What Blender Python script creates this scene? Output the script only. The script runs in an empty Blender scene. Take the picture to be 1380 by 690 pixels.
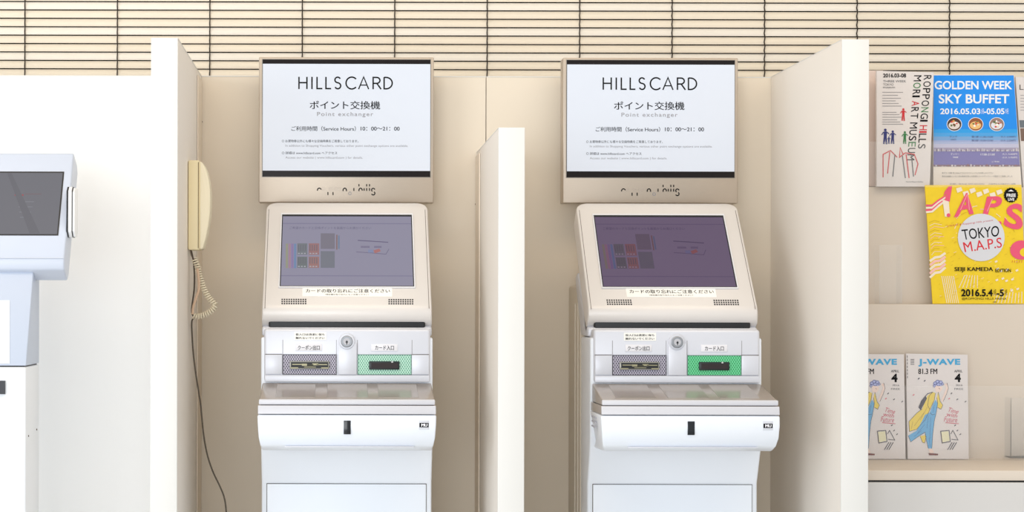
import bpy, bmesh, math, random
from mathutils import Vector, Matrix
random.seed(7)
C = bpy.context.scene.collection
S = bpy.context.scene
PI = math.pi

# ------------------------------------------------------------------ camera
F = 2220.0; PX, PY = 462.0, 408.0; EYE = 1.2; ROLL = 0.0022
cam_d = bpy.data.cameras.new('camera'); cam = bpy.data.objects.new('camera', cam_d); C.objects.link(cam)
cam.location = (0, 0, EYE)
cam.rotation_euler = (Matrix.Rotation(PI/2, 3, 'X') @ Matrix.Rotation(ROLL, 3, 'Z')).to_euler()
cam_d.sensor_width = 36; cam_d.lens = 36*F/1380
cam_d.shift_x = (690-PX)/1380; cam_d.shift_y = -(345-PY)/1380
cam_d.clip_start = 0.05
S.camera = cam

# ------------------------------------------------------------------ light
def srgb(c):
    return tuple(((v/255)/12.92 if v/255 <= .04045 else ((v/255+.055)/1.055)**2.4) for v in c)
w = bpy.data.worlds.new('world'); S.world = w; w.use_nodes = True
bg = w.node_tree.nodes['Background']; bg.inputs[0].default_value = (0.91, 0.96, 1.0, 1); bg.inputs[1].default_value = 0.92
def area(name, loc, target, sx, sy, energy, col):
    l = bpy.data.lights.new(name, 'AREA'); l.shape = 'RECTANGLE'; l.size = sx; l.size_y = sy
    l.energy = energy; l.color = col
    o = bpy.data.objects.new(name, l); C.objects.link(o); o.location = loc
    o.rotation_euler = (Vector(target)-Vector(loc)).to_track_quat('-Z', 'Y').to_euler()
    return o
area('daylight_window_light', (-3.6, 0.2, 1.45), (0.2, 3.2, 1.1), 2.6, 2.6, 66, (0.93, 0.97, 1.0))
area('ceiling_lamp_light', (0.4, 2.0, 2.85), (0.4, 2.9, 0.0), 4.0, 0.8, 25, (1.0, 0.80, 0.58))
area('front_fill_light', (-1.15, -2.4, 1.05), (-.3, 3.4, 1.0), 2.2, 1.9, 62, (0.92, 0.96, 1.0))  # added fill from the front, brightens the left panel and kiosk fronts
S.view_settings.view_transform = 'Standard'; S.view_settings.look = 'None'
S.view_settings.exposure = 0.0; S.view_settings.gamma = 1.0; S.view_settings.use_curve_mapping = False

# ------------------------------------------------------------------ materials
MATS = {}
def mat(name, col, rough=.5, metal=0.0, emit=None, estr=0.0, noise=0.0, nscale=20, bump=0.0, aniso=0.0, stretch=(1,1,1), coat=0.0, spec=None):
    if name in MATS: return MATS[name]
    m = bpy.data.materials.new(name); m.use_nodes = True; nt = m.node_tree; b = nt.nodes['Principled BSDF']
    c = srgb(col); b.inputs['Base Color'].default_value = (*c, 1); b.inputs['Roughness'].default_value = rough
    b.inputs['Metallic'].default_value = metal
    if coat: b.inputs['Coat Weight'].default_value = coat
    if spec is not None: b.inputs['Specular IOR Level'].default_value = spec
    if emit is not None:
        b.inputs['Emission Color'].default_value = (*srgb(emit), 1); b.inputs['Emission Strength'].default_value = estr
    if noise or bump:
        tc = nt.nodes.new('ShaderNodeTexCoord'); mp = nt.nodes.new('ShaderNodeMapping'); mp.inputs['Scale'].default_value = stretch
        nz = nt.nodes.new('ShaderNodeTexNoise'); nz.inputs['Scale'].default_value = nscale; nz.inputs['Detail'].default_value = 3
        nt.links.new(tc.outputs['Object'], mp.inputs[0]); nt.links.new(mp.outputs[0], nz.inputs['Vector'])
        if noise:
            mr = nt.nodes.new('ShaderNodeMix'); mr.data_type = 'RGBA'
            mr.inputs[6].default_value = (*[v*(1-noise) for v in c], 1); mr.inputs[7].default_value = (*[min(1, v*(1+noise)) for v in c], 1)
            nt.links.new(nz.outputs['Fac'], mr.inputs[0]); nt.links.new(mr.outputs[2], b.inputs['Base Color'])
        if bump:
            bp = nt.nodes.new('ShaderNodeBump'); bp.inputs['Strength'].default_value = bump; bp.inputs['Distance'].default_value = .001
            nt.links.new(nz.outputs['Fac'], bp.inputs['Height']); nt.links.new(bp.outputs[0], b.inputs['Normal'])
    MATS[name] = m; return m
def ink(col, rough=.55):
    return mat('ink_%d_%d_%d' % tuple(col), col, rough)
def glow(col, k=1.0, estr=1.0):
    c = tuple(int(v*f) for v, f in zip(col, (k, k-(1-k)*.32, k-(1-k)*.05)))
    return mat('screen_%d_%d_%d_%d' % (*c, int(estr*100)), (6, 6, 8), .3, spec=.25, emit=c, estr=estr)
def mesh_mat(name, hole, metal_c, scale=520.0, emit=None, estr=0.0):
    """perforated sheet: rows of small diamond holes, in object coordinates"""
    if name in MATS: return MATS[name]
    m = bpy.data.materials.new(name); m.use_nodes = True; nt = m.node_tree; b = nt.nodes['Principled BSDF']
    tc = nt.nodes.new('ShaderNodeTexCoord'); sp = nt.nodes.new('ShaderNodeSeparateXYZ'); nt.links.new(tc.outputs['Object'], sp.inputs[0])
    def mth(op, a, bb=None):
        n = nt.nodes.new('ShaderNodeMath'); n.operation = op
        for i, v in enumerate((a, bb)):
            if v is None: continue
            if isinstance(v, (int, float)): n.inputs[i].default_value = v
            else: nt.links.new(v, n.inputs[i])
        return n.outputs[0]
    x, z = sp.outputs[0], sp.outputs[2]
    p = mth('COSINE', mth('MULTIPLY', x, 1360.0)); q = mth('COSINE', mth('MULTIPLY', z, 880.0))
    f = mth('GREATER_THAN', mth('MULTIPLY', p, q), 0.12)
    mr = nt.nodes.new('ShaderNodeMix'); mr.data_type = 'RGBA'; nt.links.new(f, mr.inputs[0])
    mr.inputs[6].default_value = (*srgb(metal_c), 1); mr.inputs[7].default_value = (*srgb(hole), 1)
    nt.links.new(mr.outputs[2], b.inputs['Base Color']); b.inputs['Roughness'].default_value = .4
    if emit:
        b.inputs['Emission Color'].default_value = (*srgb(emit), 1)
        nt.links.new(mth('MULTIPLY', f, estr), b.inputs['Emission Strength'])
    MATS[name] = m; return m
def acrylic(name='clear_acrylic'):
    if name in MATS: return MATS[name]
    m = bpy.data.materials.new(name); m.use_nodes = True; nt = m.node_tree; b = nt.nodes['Principled BSDF']
    b.inputs['Base Color'].default_value = (.97, .98, .98, 1); b.inputs['Roughness'].default_value = .08
    b.inputs['Alpha'].default_value = .06
    MATS[name] = m; return m

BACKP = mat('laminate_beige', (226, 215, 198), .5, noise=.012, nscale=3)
LAM = mat('laminate_cream', (240, 233, 224), .5, noise=.015, nscale=3)
LAME = mat('laminate_edge', (224, 223, 220), .45)
LAML = mat('laminate_white', (250, 250, 249), .5)
GAPM = mat('joint_shadow', (70, 62, 52), .8)
RACK = mat('rack_laminate', (216, 204, 190), .55, noise=.015, nscale=2)
WHITE = mat('white_plastic', (232, 237, 245), .32, bump=.03, nscale=900)
SILV = mat('silver_plastic', (212, 214, 222), .34, metal=.15, bump=.05, nscale=900)
BEZ = mat('monitor_bezel', (221, 216, 212), .36, metal=.1, bump=.05, nscale=900)
COVER = mat('tray_cover', (164, 156, 150), .2)
COVERIN = mat('tray_inset', (154, 147, 142), .16)
DARK = mat('black_plastic', (22, 24, 28), .45)
CHROME = mat('chrome', (150, 153, 158), .4, metal=.6)
SIGNM = mat('brushed_champagne_metal', (186, 173, 158), .38, metal=.55, noise=.05, nscale=60, stretch=(1, 1, 30))
CREAM = mat('cream_phone_plastic', (236, 222, 182), .4)
CREAM2 = mat('cream_phone_handset', (240, 230, 202), .38)
REAR = mat('rear_housing_grey', (212, 203, 188), .5)

# ------------------------------------------------------------------ mesh helpers
class MB:
    def __init__(s): s.v = []; s.f = []
    def add(s, v, f):
        n = len(s.v); s.v += [tuple(p) for p in v]; s.f += [tuple(i+n for i in q) for q in f]; return s
    def box(s, x0, x1, y0, y1, z0, z1):
        return s.add([(x0,y0,z0),(x1,y0,z0),(x1,y1,z0),(x0,y1,z0),(x0,y0,z1),(x1,y0,z1),(x1,y1,z1),(x0,y1,z1)],
                     [(0,3,2,1),(4,5,6,7),(0,1,5,4),(1,2,6,5),(2,3,7,6),(3,0,4,7)])
    def prism(s, pts, a0, a1, axis='x'):
        """pts: 2D polygon (two remaining axes, in xyz order), extruded along axis"""
        def mk(p, a): return {'x': (a, p[0], p[1]), 'y': (p[0], a, p[1]), 'z': (p[0], p[1], a)}[axis]
        n = len(pts); v = [mk(p, a0) for p in pts]+[mk(p, a1) for p in pts]
        f = [tuple(range(n))[::-1], tuple(range(n, 2*n))]+[(i, (i+1) % n, n+(i+1) % n, n+i) for i in range(n)]
        return s.add(v, f)
    def slab(s, pl, poly, n0, n1):
        """polygon in plane coordinates, from n0 to n1 along the normal"""
        n = len(poly); v = [pl.p(u, q, n0) for u, q in poly]+[pl.p(u, q, n1) for u, q in poly]
        return s.add(v, [tuple(range(n))[::-1], tuple(range(n, 2*n))]+[(i, (i+1) % n, n+(i+1) % n, n+i) for i in range(n)])
    def tube(s, pts, r, n=8, cap=True):
        pts = [Vector(p) for p in pts]; rings = []
        t0 = (pts[1]-pts[0]).normalized(); up = Vector((0, 1, 0)) if abs(t0.y) < .9 else Vector((1, 0, 0)); a = t0.cross(up).normalized()
        for i, p in enumerate(pts):
            t = (pts[min(i+1, len(pts)-1)]-pts[max(i-1, 0)]).normalized()
            a = (a-t*a.dot(t)).normalized(); b = t.cross(a)
            rr = r[i] if isinstance(r, (list, tuple)) else r
            rings.append([p+(a*math.cos(2*PI*k/n)+b*math.sin(2*PI*k/n))*rr for k in range(n)])
        v = [q for ring in rings for q in ring]
        f = [(i*n+k, i*n+(k+1) % n, (i+1)*n+(k+1) % n, (i+1)*n+k) for i in range(len(pts)-1) for k in range(n)]
        if cap: f += [tuple(range(n))[::-1], tuple(range((len(pts)-1)*n, len(pts)*n))]
        return s.add(v, f)
    def build(s, name, m, parent=None, bevel=0, seg=3, org=None, smooth=35, recalc=True):
        if parent is not None and org is None: org = root_loc(parent)
        org = org or (0, 0, 0)
        me = bpy.data.meshes.new(name); me.from_pydata([(a-org[0], b-org[1], c-org[2]) for a, b, c in s.v], [], s.f)
        bm = bmesh.new(); bm.from_mesh(me)
        if bevel:
            bmesh.ops.recalc_face_normals(bm, faces=bm.faces)
            eds = [e for e in bm.edges if len(e.link_faces) == 2 and e.calc_face_angle(0) > .5]
            bmesh.ops.bevel(bm, geom=eds, offset=bevel, segments=seg, profile=.5, affect='EDGES', clamp_overlap=True)
        if recalc: bmesh.ops.recalc_face_normals(bm, faces=bm.faces)
        bm.to_mesh(me); bm.free()
        if smooth:
            for p in me.polygons: p.use_smooth = True
            me.set_sharp_from_angle(angle=math.radians(smooth))
        me.materials.append(m)
        o = bpy.data.objects.new(name, me); C.objects.link(o)
        if parent is not None: o.parent = parent
        elif any(org): o.location = org
        return o
def root_loc(o):
    while o.parent is not None: o = o.parent
    return tuple(o.get('_org', o.location))
def thing(name, label, cat, loc, group=None):
    o = bpy.data.objects.new(name, None); C.objects.link(o); o.location = loc; o.empty_display_size = .05
    o['label'] = label; o['category'] = cat
    if group: o['group'] = group
    return o
def tag(o, label, cat, group=None):
    o['label'] = label; o['category'] = cat
    if group: o['group'] = group
    return o
def struct(o): o['kind'] = 'structure'; return o

def unroll(px, py):
    x, y = px-PX, py-PY; c, s_ = math.cos(-ROLL), math.sin(-ROLL)
    return PX+x*c-y*s_, PY+x*s_+y*c
def P(px, py, Y, roll=True):
    if roll: px, py = unroll(px, py)
    return Vector(((px-PX)*Y/F, Y, EYE-(py-PY)*Y/F))
class Plane:
    """a flat face of the scene: origin, right, up; normal towards the viewer's side"""
    def __init__(s, o, U, V, roll=True):
        s.o = Vector(o); s.U = Vector(U).normalized(); s.V = Vector(V).normalized(); s.N = s.U.cross(s.V); s.roll = roll
    def p(s, u, v, n=0.0): return s.o+s.U*u+s.V*v+s.N*n
    def at(s, px, py):
        """where the line of sight of a photo pixel meets the face, in its own u, v"""
        q = P(px, py, 1.0, s.roll)-Vector((0, 0, EYE)); e = Vector((0, 0, EYE))
        t = (s.o-e).dot(s.N)/q.dot(s.N); h = e+q*t-s.o
        return h.dot(s.U), h.dot(s.V)
    def rect(s, x0, y0, x1, y1):
        return [s.at(x0, y1), s.at(x1, y1), s.at(x1, y0), s.at(x0, y0)]
def vplane(Y, roll=True): return Plane((0, Y, EYE), (1, 0, 0), (0, 0, 1), roll)

_txt = {}
def text_mesh(body, weight=0.0, shear=0.0, space=1.0):
    k = (body, weight, shear, space)
    if k in _txt: return _txt[k]
    cu = bpy.data.curves.new('t', 'FONT'); cu.body = body; cu.size = 1; cu.offset = weight; cu.resolution_u = 5; cu.shear = shear; cu.space_character = space; cu.fill_mode = 'FRONT'
    o = bpy.data.objects.new('t', cu); C.objects.link(o)
    dg = bpy.context.evaluated_depsgraph_get(); dg.update()
    me = bpy.data.meshes.new_from_object(o.evaluated_get(dg))
    v = [tuple(q.co) for q in me.vertices]; f = [tuple(p.vertices) for p in me.polygons]
    bpy.data.objects.remove(o); bpy.data.curves.remove(cu); bpy.data.meshes.remove(me)
    _txt[k] = (v, f); return _txt[k]

class Print:
    """flat print on one face; every colour/name is one part"""
    def __init__(s, pl, parent, lift=.0004, org=None): s.pl = pl; s.par = parent; s.b = {}; s.off = lift
    def _mb(s, name, m): return s.b.setdefault((name, m.name), (MB(), m))[0]
    def layer(s): s.off += .00008
    def h(s): s.off += .000004; return s.off      # every piece of print lies a hair above the one before
    def text(s, body, px, m, name='lettering', weight=0.0, rot=0, shear=0.0, q=None, space=1.0):
        """px = (x0,y0,x1,y1): ink box. rot: 90 = reads downwards. q = four photo corners TL,TR,BR,BL instead"""
        safe = weight > 0 and ('M' in body or any(ord(ch) > 127 for ch in body))
        v, f = text_mesh(body, 0 if safe else weight, shear, space)
        if not v: return s
        if safe:      # glyphs whose outline cannot be offset are thickened by doubling
            n = len(v); v2, f2 = [], []
            for i, dx in enumerate((-weight*.9, 0, weight*.9)):
                v2 += [(a+dx, b_, i*.000003) for a, b_, c_ in v]; f2 += [tuple(q_+i*n for q_ in g_) for g_ in f]
            v, f = v2, f2; s.off += .000008
        x0 = min(a[0] for a in v); x1 = max(a[0] for a in v); y0 = min(a[1] for a in v); y1 = max(a[1] for a in v)
        if q is None:
            X0, Y0, X1, Y1 = px; q = [(X0, Y0), (X1, Y0), (X1, Y1), (X0, Y1)]
            if rot == 90: q = [q[1], q[2], q[3], q[0]]
        q = [s.pl.at(*c) for c in q]; TL, TR, BR, BL = q; out = []; h = s.h()
        for a, b_, c_ in v:
            u = (a-x0)/(x1-x0); t = (b_-y0)/(y1-y0)
            top = (TL[0]+(TR[0]-TL[0])*u, TL[1]+(TR[1]-TL[1])*u); bot = (BL[0]+(BR[0]-BL[0])*u, BL[1]+(BR[1]-BL[1])*u)
            out.append(s.pl.p(bot[0]+(top[0]-bot[0])*t, bot[1]+(top[1]-bot[1])*t, h+c_))
        s._mb(name, m).add(out, f); return s
    def poly(s, pts, m, name='illustration'):
        h = s.h(); s._mb(name, m).add([s.pl.p(*s.pl.at(*c), h) for c in pts], [tuple(range(len(pts)))]); return s
    def rect(s, x0, y0, x1, y1, m, name='illustration'): return s.poly([(x0, y1), (x1, y1), (x1, y0), (x0, y0)], m, name)
    def disc(s, cx, cy, rx, ry, m, name='illustration', n=28, star=0):
        pts = []
        for k in range(n):
            r = 1-(star if k % 2 else 0); pts.append((cx+rx*r*math.cos(2*PI*k/n), cy+ry*r*math.sin(2*PI*k/n)))
        return s.poly(pts, m, name)
    def line(s, pts, wd, m, name='illustration', closed=False):
        pts = [Vector((a, b, 0)) for a, b in pts]
        if closed: pts = pts+[pts[0]]
        mb = s._mb(name, m)
        L, R = [], []
        for i, p in enumerate(pts):
            a = pts[i]-pts[i-1] if i else (pts[1]-pts[0]); b = pts[i+1]-pts[i] if i < len(pts)-1 else a
            if closed and i in (0, len(pts)-1): a = pts[-1]-pts[-2]; b = pts[1]-pts[0]
            if a.length < 1e-6 or b.length < 1e-6: t = (a+b).normalized(); kk = 1
            else:
                a, b = a.normalized(), b.normalized(); t = (a+b)
                t = t.normalized() if t.length > 1e-6 else a
                kk = min(2.0, 1/max(.3, t.dot(a)))
            nn = Vector((-t.y, t.x, 0))*wd*.5*kk; L.append(p+nn); R.append(p-nn)
        h = s.h(); v = [s.pl.p(*s.pl.at(q.x, q.y), h) for q in L+R]; n = len(pts)
        mb.add(v, [(i, i+1, n+i+1, n+i) for i in range(n-1)]); return s
    def done(s):
        for (nm, _), (mb, m) in s.b.items():
            o = mb.build(nm.split('#')[0], m, s.par, smooth=0, recalc=False)
            if nm.split('#')[0] in ('stripe_art', 'text_block', 'skyline', 'letter_hatching'): o['kind'] = 'stuff'
def arc(cx, cy, rx, ry, a0, a1, n=14):
    return [(cx+rx*math.cos(math.radians(a0+(a1-a0)*i/n)), cy+ry*math.sin(math.radians(a0+(a1-a0)*i/n))) for i in range(n+1)]

# ------------------------------------------------------------------ the setting
BLK = mat('ink_black', (16, 15, 18), .6, spec=.15); GRY = mat('ink_grey', (150, 150, 156), .5)
struct(MB().box(-4.2, 5.2, -1.5, 4.3, -.05, 0).build('floor', mat('floor_tile', (214, 212, 208), .4, noise=.08, nscale=6)))
struct(MB().box(-4.2, 5.2, 1.2, 4.3, 3.0, 3.05).build('ceiling', mat('ceiling_white', (235, 232, 226), .7, noise=.01)))
WB = mat('wall_plaster', (214, 206, 194), .7, noise=.02, nscale=5)
struct(MB().box(-4.2, 5.2, 4.14, 4.3, 0, 1.35).box(-4.2, 5.2, 4.14, 4.3, 2.45, 3.0).box(-4.2, -2.0, 4.14, 4.3, 1.35, 2.45).box(3.2, 5.2, 4.14, 4.3, 1.35, 2.45).build('wall_back', WB))
win = struct(MB().box(-2.0, 3.2, 4.12, 4.2, 1.35, 1.39).box(-2.0, 3.2, 4.12, 4.2, 2.41, 2.45).box(-2.0, -1.96, 4.12, 4.2, 1.39, 2.41).box(3.16, 3.2, 4.12, 4.2, 1.39, 2.41).build('window_1', mat('window_frame_brown', (70, 58, 46), .5)))
MB().box(-1.96, 3.16, 4.16, 4.17, 1.39, 2.41).build('window_pane', mat('dark_window_glass', (24, 18, 12), .12), win)

# venetian blind
YB = 4.0; K = YB/F
pitch = 11.33*K; zbase = EYE+(PY-93.6)*K     # centre of the gap at photo row 93.6, counted from here
blind = thing('venetian_blind', 'cream venetian blind with dark ladder cords, hung behind the partitions', 'blind', (0.6, YB, 2.42))
SL = mat('blind_slat_cream', (244, 232, 212), .5, noise=.06, nscale=9, stretch=(.35, 1, 12))
SL2 = mat('blind_slat_cream_light', (247, 239, 226), .5, noise=.06, nscale=7, stretch=(.3, 1, 9))
prof = []
hh = pitch*.456
for i in range(9):
    t = i/8*2-1
    prof.append((YB-.0012-.0026*(1-t*t)+t*.0026, t*hh))
prof2 = [(y+.0007, z) for y, z in prof[::-1]]
slat0 = None
n0 = -12; n1 = 34
for k in range(n0, n1):
    zc = zbase+pitch*(k+.5)
    if slat0 is None:
        slat0 = MB().prism([(y-YB, z) for y, z in prof+prof2], -2.3, 2.3).build('slat', SL, None, smooth=50)
        slat0.parent = blind; o = slat0
        m2 = slat0.data.copy(); m2.materials.clear(); m2.materials.append(SL2)
    else:
        o = slat0.copy(); C.objects.link(o); o.parent = blind
        if k % 3 == 1: o.data = m2
    o.location = (random.uniform(-.05, .05), 0, zc-2.42)
CORD = mat('blind_cord_brown', (46, 34, 24), .8)
zt = zbase+pitch*n1; zb = zbase+pitch*n0
MB().box(-1.72, 2.92, YB-.02, YB+.03, zt, zt+.03).build('head_rail', SL2, blind, bevel=.002)
for k in range(-6, 16):
    cx = (33.5+124.4*k-PX)*K
    pts = []; amp = .0003+.0007*max(0, min(1, (k-4)/5))
    nn = int((zt-zb)/pitch)
    for j in range(nn*2+1):
        z = zb+(zt-zb)*j/(nn*2)
        pts.append((cx+(amp if j % 2 else -amp), YB-.0066, z))
    MB().tube(pts, .0015, 5).build('ladder_cord', CORD, blind)

# partitions
BY = 3.5; TOPZ = 1.6817
jx = [-1.75, P(270.5, 200, BY).x, P(655, 150, BY).x, P(1040.5, 200, BY).x, 2.6]
bl = ['white back panel of the partition, behind the left kiosk that is cut by the frame', 'cream back panel behind the left point exchange kiosk and phone',
      'cream back panel behind the right point exchange kiosk', 'cream back panel behind the leaflet rack']
for i in range(4):
    t = thing('back_panel', bl[i], 'panel', ((jx[i]+jx[i+1])/2, BY, 0), 'back panels of the booths')
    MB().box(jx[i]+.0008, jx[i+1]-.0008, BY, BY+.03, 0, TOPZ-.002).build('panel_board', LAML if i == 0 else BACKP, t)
    MB().box(jx[i]+.0008, jx[i+1]-.0008, BY-.0006, BY+.0306, TOPZ-.0018, TOPZ).build('edge_strip', LAME, t)
def divider(x0, x1, z1, label):
    t = thing('divider_panel', label, 'partition', ((x0+x1)/2, 3.25, 0), 'booth divider panels')
    MB().box(x0+.0006, x1-.0006, 3.0012, BY-.001, 0, z1-.001).build('panel_board', LAM, t)
    MB().box(x0, x1, 3.0, 3.004, 0, z1).build('front_edge', LAME, t, bevel=.0012)
    MB().box(x0, x1, 3.0045, BY-.001, z1-.0012, z1).build('top_edge', LAME, t)
    return t
DL = divider(P(203, 300, 3).x, P(239.3, 300, 3).x, 1.682, 'tall white divider panel left of the wall phone')
DM = divider(P(671.6, 300, 3).x, P(707.2, 300, 3).x, 1.520, 'low white divider panel between the two point exchange kiosks')
DR = divider(P(1134.4, 300, 3).x, P(1171, 300, 3).x, 1.682, 'tall white divider panel beside the leaflet rack')
# slim corner strips where the dividers meet the back panels, each with a screw
for d, (xa, xb), sz in ((DL, (P(239.3, 300, 3).x, P(239.3, 300, 3).x+.002), 1.43), (DM, (P(671.6, 300, 3).x-.002, P(671.6, 300, 3).x), 1.41)):
    s_ = MB().box(xa, xb, BY-.10, BY-.004, 0, d is DM and 1.51 or 1.67).build('corner_strip', mat('corner_strip_beige', (236, 222, 204), .5), d)
    zc = EYE+(PY-(165 if d is DL else 275))*BY/F
    xx = (xa+xb)/2
    MB().tube([(xx, BY-.0045, zc), (xx, BY-.0065, zc)], .0022, 8).build('screw', mat('dark_screw', (90, 70, 60), .4, metal=.5), s_)

# ------------------------------------------------------------------ kiosks
KX = 0.008; KY = 3.2; W = .1643
def kiosk(loc, label, k):
    r = thing('point_exchange_kiosk', label, 'kiosk', (KX, KY, 0), 'point exchange kiosks'); r['_org'] = (KX, KY, 0)
    X = KX
    fz = lambda y, Y: EYE-(y-PY)*Y/F
    # --- cabinet
    cab = MB().prism([(3.186, 0), (3.186, .852), (3.160, .912), (3.153, .94), (3.153, 1.134), (3.274, 1.134), (3.274, 0)], X-W, X+W).build('cabinet', WHITE, r, bevel=.004)
    MB().box(X-W+.006, X+W-.006, 3.276, BY-.002, 0, 1.235).build('rear_housing', REAR, r, bevel=.004)
    rib = MB()
    for q in (3.31, 3.35, 3.39): rib.box(X-W+.0035, X-W+.0065, q, q+.012, .02, 1.2)
    rib.build('rear_rib', REAR, r, bevel=.001)
    # front door with a hairline joint
    MB().box(X-.1545, X+.1545, 3.1850, 3.1870, .06, .8505).build('door_gap', GAPM, cab)
    dr = MB().box(X-.1535, X+.1535, 3.183, 3.1875, .061, .8495).build('service_door', WHITE, r, bevel=.001)
    MB().box(X-W+.003, X+W-.003, 3.20, 3.27, -.0, .03).build('plinth', DARK, r)
    # --- upper shoulder behind the monitor
    MB().prism([(3.186, 1.1355), (3.186, 1.152), (3.205, 1.158), (3.328, 1.262), (3.352, 1.256), (3.358, 1.244), (3.276, 1.1365)], X-W, X+W).build('shoulder', SILV, r, bevel=.004)
    MB().box(X-.1515, X+.1515, 3.188, 3.24, 1.146, 1.168).build('hinge_neck', DARK, r, bevel=.004)
    # --- monitor head
    tz, bz = 1.4015, 1.1600; tY = 3.157; sl = .8229
    U = Vector((1, 0, 0)); V = Vector((0, sl, 1)).normalized(); N = U.cross(V)
    pl = Plane((X, tY, 1.1616), U, V, roll=False)
    L = math.hypot(tz-bz, (tz-bz)*sl)
    th = .050
    # body behind the front plate, with rounded lower lip
    head = MB()
    lip = .0462; rl = .026; cs = []
    for i in range(9):
        a = math.radians(i*9.8); cs.append((lip-rl*math.sin(a), -rl*(1-math.cos(a))))
    cs += [(lip-rl*math.sin(a)+.0006, cs[-1][1]-.0040)]
    side = list(cs)          # (v, n): lower lip curve, front to bottom
    outl = [(L-.004, 0)]+side+[(-.0005, -th), (L-.004, -th)]
    rad = .016
    def rr(v):   # half width near the rounded top corners
        d = v-(L-rad)
        return W-(rad-math.sqrt(max(0, rad*rad-d*d))) if d > 0 else W
    rows = [L, L-.0012, L-.004, L-.008, L-.012, L-rad]+[q[0] for q in side]
    nfront = [0]*6+[q[1] for q in side]
    v_, f_ = [], []
    bev = .005
    for v0, nf in zip(rows, nfront):
        hw = rr(v0)
        v_ += [pl.p(-hw, v0, -th), pl.p(-hw, v0, nf-bev), pl.p(-hw+bev*.3, v0, nf-bev*.3), pl.p(-hw+bev, v0, nf), pl.p(hw-bev, v0, nf), pl.p(hw-bev*.3, v0, nf-bev*.3), pl.p(hw, v0, nf-bev), pl.p(hw, v0, -th)]
    m_ = 8
    for i in range(len(rows)-1):
        for j in range(m_-1): f_.append((i*m_+j, i*m_+j+1, (i+1)*m_+j+1, (i+1)*m_+j))
        f_.append((i*m_+m_-1, i*m_, (i+1)*m_, (i+1)*m_+m_-1))
    f_ += [tuple(range(m_)), tuple(range((len(rows)-1)*m_, len(rows)*m_))]
    mon = MB().add(v_, f_).build('monitor_head', BEZ, r, smooth=40)
    # screen opening: step, black gasket, glass
    (sx0, sy1), (sx1, _), (_, sy0), _ = pl.rect(378.5, 290.5, 555, 386.5)
    sx0, sx1 = X-.1312-X, X+.1312-X
    def frame(o_, i_, n0, n1, name, m, par):
        mb = MB(); (a0, b0, a1, b1), (c0, d0, c1, d1) = o_, i_
        mb.slab(pl, [(a0, b0), (a1, b0), (c1, d0), (c0, d0)], n0, n1); mb.slab(pl, [(a1, b0), (a1, b1), (c1, d1), (c1, d0)], n0, n1)
        mb.slab(pl, [(a1, b1), (a0, b1), (c0, d1), (c1, d1)], n0, n1); mb.slab(pl, [(a0, b1), (a0, b0), (c0, d0), (c0, d1)], n0, n1)
        return mb.build(name, m, par, smooth=0)
    _, v1 = pl.at(468, 289.5); _, v0 = pl.at(468, 387)
    scr = MB().slab(pl, [(-.1308, v0), (.1308, v0), (.1308, v1), (-.1308, v1)], .0002, .0010).build('touch_screen', glow((142, 139, 158), k, 1.0), r, smooth=0)
    frame((-.1335, v0-.0028, .1335, v1+.0028), (-.1312, v0+.0002, .1312, v1-.0012), .0004, .0024, 'screen_surround', mat('surround_light', (222, 222, 226), .3), r)
    frame((-.1313, v0+.0001, .1313, v1-.0003), (-.1293, v0+.0020, .1293, v1-.0052), .0005, .0020, 'screen_gasket', DARK, r)
    g = lambda c: glow(c, k, 1.0)
    pr = Print(pl, scr, .0011)
    pr.rect(378.7, 301.2, 554.5, 302.4, g((126, 122, 146)), 'screen_image').rect(377.5, 371.6, 556, 372.8, g((126, 122, 146)), 'screen_image')
    for i, c in enumerate(((146, 146, 128), (158, 128, 146), (138, 122, 160), (112, 134, 168))): pr.rect(385+i*3.7, 329, 388+i*3.7, 362, g(c), 'screen_image')
    for (a, b, c_, d, c) in ((400.5, 328.5, 414, 344, (116, 120, 126)), (416, 328.5, 430, 344, (150, 114, 116)), (400.5, 346.5, 414, 361.5, (110, 116, 118)), (416, 346.5, 430, 361.5, (152, 116, 114)),
                             (432, 315, 451, 336, (122, 118, 130)), (432, 339, 451, 361.5, (118, 120, 130))):
        pr.rect(a, b, c_, d, g(c), 'screen_image')
    pr.layer()
    for (a, b) in ((401.5, 341.5), (417, 341.5), (401.5, 359), (417, 359)):
        for q in range(3): pr.rect(a+q*4, b, a+q*4+2.4, b+1.4, g((168, 168, 176)), 'screen_image')
        for q in range(4): pr.rect(a+q*3.1, b-11, a+q*3.1+1.1, b-3, g((108, 106, 116)), 'screen_image')
    pr.rect(453, 317, 454.5, 337, g((130, 104, 100)), 'screen_image').rect(455.5, 318, 457.5, 336, g((110, 126, 150)), 'screen_image')
    pr.line([(482, 324.5), (500, 325.5), (523, 327)], 1.2, g((104, 98, 124)), 'screen_image').line([(480, 340), (496, 341), (520, 343), (524, 336)], 1, g((118, 112, 136)), 'screen_image')
    pr.rect(486, 332, 498, 334.5, g((122, 116, 140)), 'screen_image').rect(504, 332, 514, 334.5, g((122, 116, 140)), 'screen_image').rect(496, 337, 503, 341, g((128, 136, 168)), 'screen_image')
    pr.poly([(503, 338), (511, 335.5), (513, 339), (505, 342)], g((166, 112, 112)), 'screen_image')
    pr.text('ご希望のカードと交換ポイントを画面からお選びください', (390, 306, 500, 309.5), g((104, 100, 124)), 'screen_lettering')
    pr.done()
    for s_ in (-1, 1):
        u_ = s_*(W-.0058); MB().slab(pl, [(u_-.0005, .036), (u_+.0005, .036), (u_+.0005, L-.018), (u_-.0005, L-.018)], -.0005, .0003).build('side_seam', mat('seam_grey', (120, 110, 104), .6), mon, smooth=0)
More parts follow.
